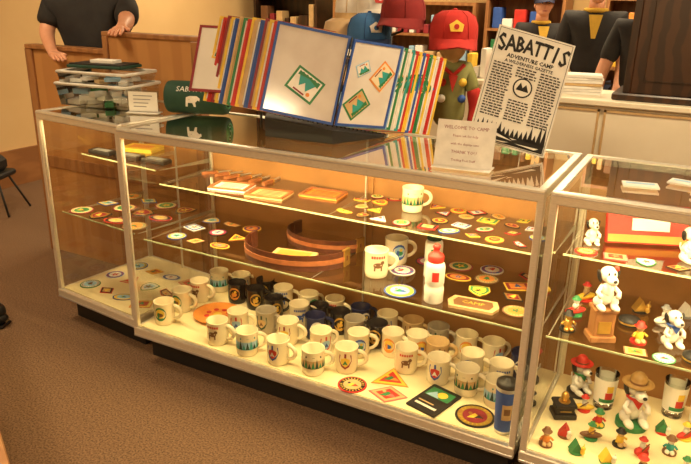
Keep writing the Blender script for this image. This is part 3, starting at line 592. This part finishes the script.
# ---------------------------------------------------------------- right case: figurines
def beagle(b,h=.12,hatm=None,scarf=RED,base=None,sit=True):
    k=h/.12;X=Matrix.Scale(k,4);z=0
    if base: b.disc((0,0,0),.034,.012,base,22,X);z=.012
    X=X@T((0,0,z))
    b.ell((0,.004,.03),(.02,.019,.028),WHT,X);b.ell((0,-.002,.045),(.016,.015,.02),WHT,X)
    for s in (-1,1):
        b.ell((s*.017,-.022,.007),(.010,.020,.008),WHT,X);b.ell((s*.02,-.004,.015),(.011,.015,.013),WHT,X)
        b.tube([(s*.014,-.002,.055),(s*.026,-.012,.042),(s*.020,-.024,.034)],[.006,.006,.007],WHT,8,X)
        b.ell((s*.020,.008,.078),(.005,.010,.019),BLK,X,rot=(.2,s*.3,0));b.ell((s*.007,-.016,.092),(.0025,.002,.004),BLK,X)
    b.ell((0,.004,.084),(.020,.021,.020),WHT,X,18,12);b.ell((0,-.024,.078),(.013,.018,.012),WHT,X,16,10);b.ell((0,-.042,.083),(.005,.004,.004),BLK,X)
    b.tube([(0,.022,.02),(0,.034,.03),(0,.036,.045)],[.004,.003,.002],WHT,6,X)
    if scarf: b.lathe([(.015,.058),(.021,.062),(.018,.067)],scarf,18,X);b.add([(-.014,-.016,.062),(.014,-.016,.062),(0,-.022,.042),(0,-.012,.05)],[(0,1,2),(0,2,3),(1,3,2)],scarf,False,X)
    if hatm: b.lathe([(.034,.098),(.032,.096),(.018,.099),(.0175,.112),(.010,.122),(0,.124)],hatm,22,X);b.lathe([(.0185,.0995),(.0182,.104)],BRN,22,X)
KHK=cm('ranger_hat',(.35,.20,.06));CB=math.radians(28)
b=MB();beagle(b,.185,KHK,RED,GRN);b.obj('beagle_figurine',(2.02,.33,DZ+.001),CB)
b=MB();beagle(b,.145,RED,GRN,BLK);b.obj('beagle_figurine',(1.82,.44,DZ+.001),CB+.4)
def trophy(b,h,base):
    b.bbox((-.04,-.033,0),(.04,.033,.02),base,.003);b.bbox((-.032,-.026,.02),(.032,.026,h),base,.003);b.bbox((-.038,-.031,h),(.038,.031,h+.012),base,.003);b.box((-.02,-.0275,.03),(.02,-.026,h*.7),GOLD)
b=MB();trophy(b,.10,WOODM);b.x=T((0,0,.112));beagle(b,.15,None,None);b.ell((.02,0,.125),(.008,.006,.01),RED);b.x=Matrix.Identity(4);b.obj('beagle_trophy',(1.89,.145,LS+.001),CB)
b=MB();trophy(b,.045,BLK);b.x=T((0,0,.057));b.disc((0,0,0),.02,.004,GOLD,16);b.ell((0,0,.02),(.014,.014,.02),GOLD);b.obj('award_trophy',(1.80,.27,DZ+.001),CB)
DRG=glassmat('drinking_glass',(.93,.94,.9),1.5,2)
def tumb(b):
    b.lathe([(0,.002),(.028,.002),(.029,.006),(.034,.115),(.0345,.118)],DRG,24);b.lathe([(.0300,.025),(.0338,.106)],PAPER,24);b.lathe([(.0312,.04),(.0328,.065)],RED,8,a0=-1.9,a1=-1.2);b.lathe([(.0328,.066),(.0342,.088)],YEL,8,a0=-1.8,a1=-1.2);b.lathe([(.0306,.03),(.0314,.042)],GRN,12,a0=-2.4,a1=-.8)
b=MB();tumb(b);dg=b.mesh('drinking_glass')
for x,y in ((1.915,.40),(2.14,.47),(2.23,.42)): place(dg,'drinking_glass',(x,y,DZ+.001),CB,sc=1.2)
def mini(b,c1,c2,c3,v=0):
    b.disc((0,0,0),.018,.005,c3,14)
    if v==0:
        b.ell((0,0,.018),(.010,.010,.014),c1);b.ell((0,-.001,.038),(.009,.009,.010),c2);b.lathe([(.014,.042),(.009,.044),(.008,.052),(0,.054)],c3,12)
        for s in (-1,1): b.tube([(s*.009,0,.025),(s*.017,-.006,.018)],.003,c1,6);b.ell((s*.006,-.01,.008),(.006,.009,.005),c2)
    elif v==1:
        b.prism([(-.017,0),(.017,0),(0,.030)],-.014,.012,c1,T((0,0,.005))@RX(math.pi/2));b.ell((.012,-.016,.012),(.006,.006,.009),c2);b.ell((.012,-.018,.024),(.006,.006,.006),c2);b.tube([(.012,-.018,.029),(.014,-.016,.036)],.0015,c2,5)
    else:
        b.ell((0,0,.012),(.030,.010,.009),c1,rot=(0,0,.3));b.ell((0,0,.024),(.008,.008,.011),c2);b.ell((0,-.001,.039),(.008,.008,.008),c2);b.lathe([(.012,.043),(.007,.045),(.006,.051),(0,.052)],c3,12);b.tube([(-.014,-.01,.01),(.010,-.012,.036)],.0018,BRN,5)
for i,(x,y,c) in enumerate([(1.785,.07,(ORG,TAN,BRN)),(1.83,.15,(RED,WHT,BRN)),(1.91,.18,(BRN,YEL,GRN)),(2.0,.19,(YEL,TAN,BLK)),(1.88,.08,(GRN,YEL,GRN)),(2.07,.18,(RED,WHT,RED)),(2.15,.23,(TEAL,WHT,BRN)),(1.975,.08,(YEL,WHT,GRN)),(2.19,.34,(RED,WHT,YEL)),(1.92,.27,(RED,YEL,GRN)),(2.12,.34,(GRN,WHT,RED)),(2.20,.14,(ORG,WHT,GRN)),(2.08,.08,(BRN,TAN,RED)),(2.25,.25,(YEL,YEL,GRN)),(1.86,.34,(YEL,WHT,RED))]):
    b=MB();mini(b,*c,v=i%3);b.obj('camping_figurine',(x,y,DZ+.001),CB+rnd.uniform(-.5,.5),sc=1.25)
for i,(x,y) in enumerate([(2.00,.18),(2.06,.36),(1.98,.42),(2.18,.30),(1.80,.42),(2.12,.46),(1.79,.15),(1.79,.28)]):
    b=MB();mini(b,*[(YEL,TAN,RED),(WHT,WHT,GRY),(GOLD,GOLD,BLK),(RED,WHT,GRN)][i%4],v=(i*2)%3);b.obj('camping_figurine',(x,y,LS+.001),CB,sc=1.35)
b=MB();beagle(b,.13,None,BLU);b.obj('beagle_figurine',(2.09,.22,LS+.001),CB)
for x,y in ((1.96,.30),(2.16,.14)):
    b=MB();b.lathe([(0,0),(.03,0),(.034,.006),(.034,.02),(.02,.026),(0,.027)],BLK,20);b.lathe([(.0345,.008),(.0345,.014)],GOLD,20);b.obj('compass_case',(x,y,LS+.001))
b=MB();b.bbox((-.13,-.012,0),(.13,.012,.13),RED,.003);b.box((-.05,-.0135,.045),(.07,-.0122,.085),PAPER);b.box((-.125,-.0135,.005),(.125,-.0122,.03),ORG);b.obj('boxed_keepsake',(1.96,.42,.804),CB,rot=(-.25,0,CB-.1))
b=MB();beagle(b,.10,None,None,None);b.obj('beagle_figurine',(1.80,.34,.801),CB)
b=MB();beagle(b,.125,None,None);b.obj('beagle_figurine',(2.09,.34,.801),CB+.3)
for i in range(5): pat(1.80+.09*i,.25,.80,SH[i],.035,(i*2)%12,.2)
for i,x in enumerate((2.0,2.08,2.24)): pat(x,.11,LS,['sq','rnd'][i%2],.033,[5,4,7,3][i%4],.2)
for x,y,r in ((1.93,.20,.2),(2.05,.30,-.2),(2.12,.16,.3)):
    b=MB();b.bbox((-.05,-.03,0),(.05,.03,.006),WHT,.001);b.box((-.04,.0,.006),(.04,.02,.0064),LBL);b.obj('name_tag',(x,y,H+.001),r)
# ---------------------------------------------------------------- lights
def area(name,loc,sx,sy,en,col,rot=(0,0,0)):
    l=bpy.data.lights.new(name,'AREA');l.shape='RECTANGLE';l.size=sx;l.size_y=sy;l.energy=en;l.color=col;o=bpy.data.objects.new(name,l);S.collection.objects.link(o);o.location=loc;o.rotation_euler=rot
for i,(x,y,en) in enumerate(((-1.3,-.4,24),(1.6,-2.7,90),(1.9,1.0,38),(-2.0,3.4,30),(2.6,3.4,36),(-.6,3.6,32),(1.0,3.9,40))):  # unseen ceiling panels, added to brighten room, fronts and cabinets and reflect in glass
    b=MB();b.bbox((x-.32,y-.32,2.66),(x+.32,y+.32,2.70),ALU,.006);b.box((x-.29,y-.29,2.655),(x+.29,y+.29,2.66),LAMP);b.obj('unseen_ceiling_light')
    area('unseen_ceiling_area',(x,y,2.645),.58,.58,en,(1,.77,.47))
w=bpy.data.worlds.new('world');S.world=w;w.use_nodes=True;w.node_tree.nodes['Background'].inputs[0].default_value=(1,.7,.4,1);w.node_tree.nodes['Background'].inputs[1].default_value=.12
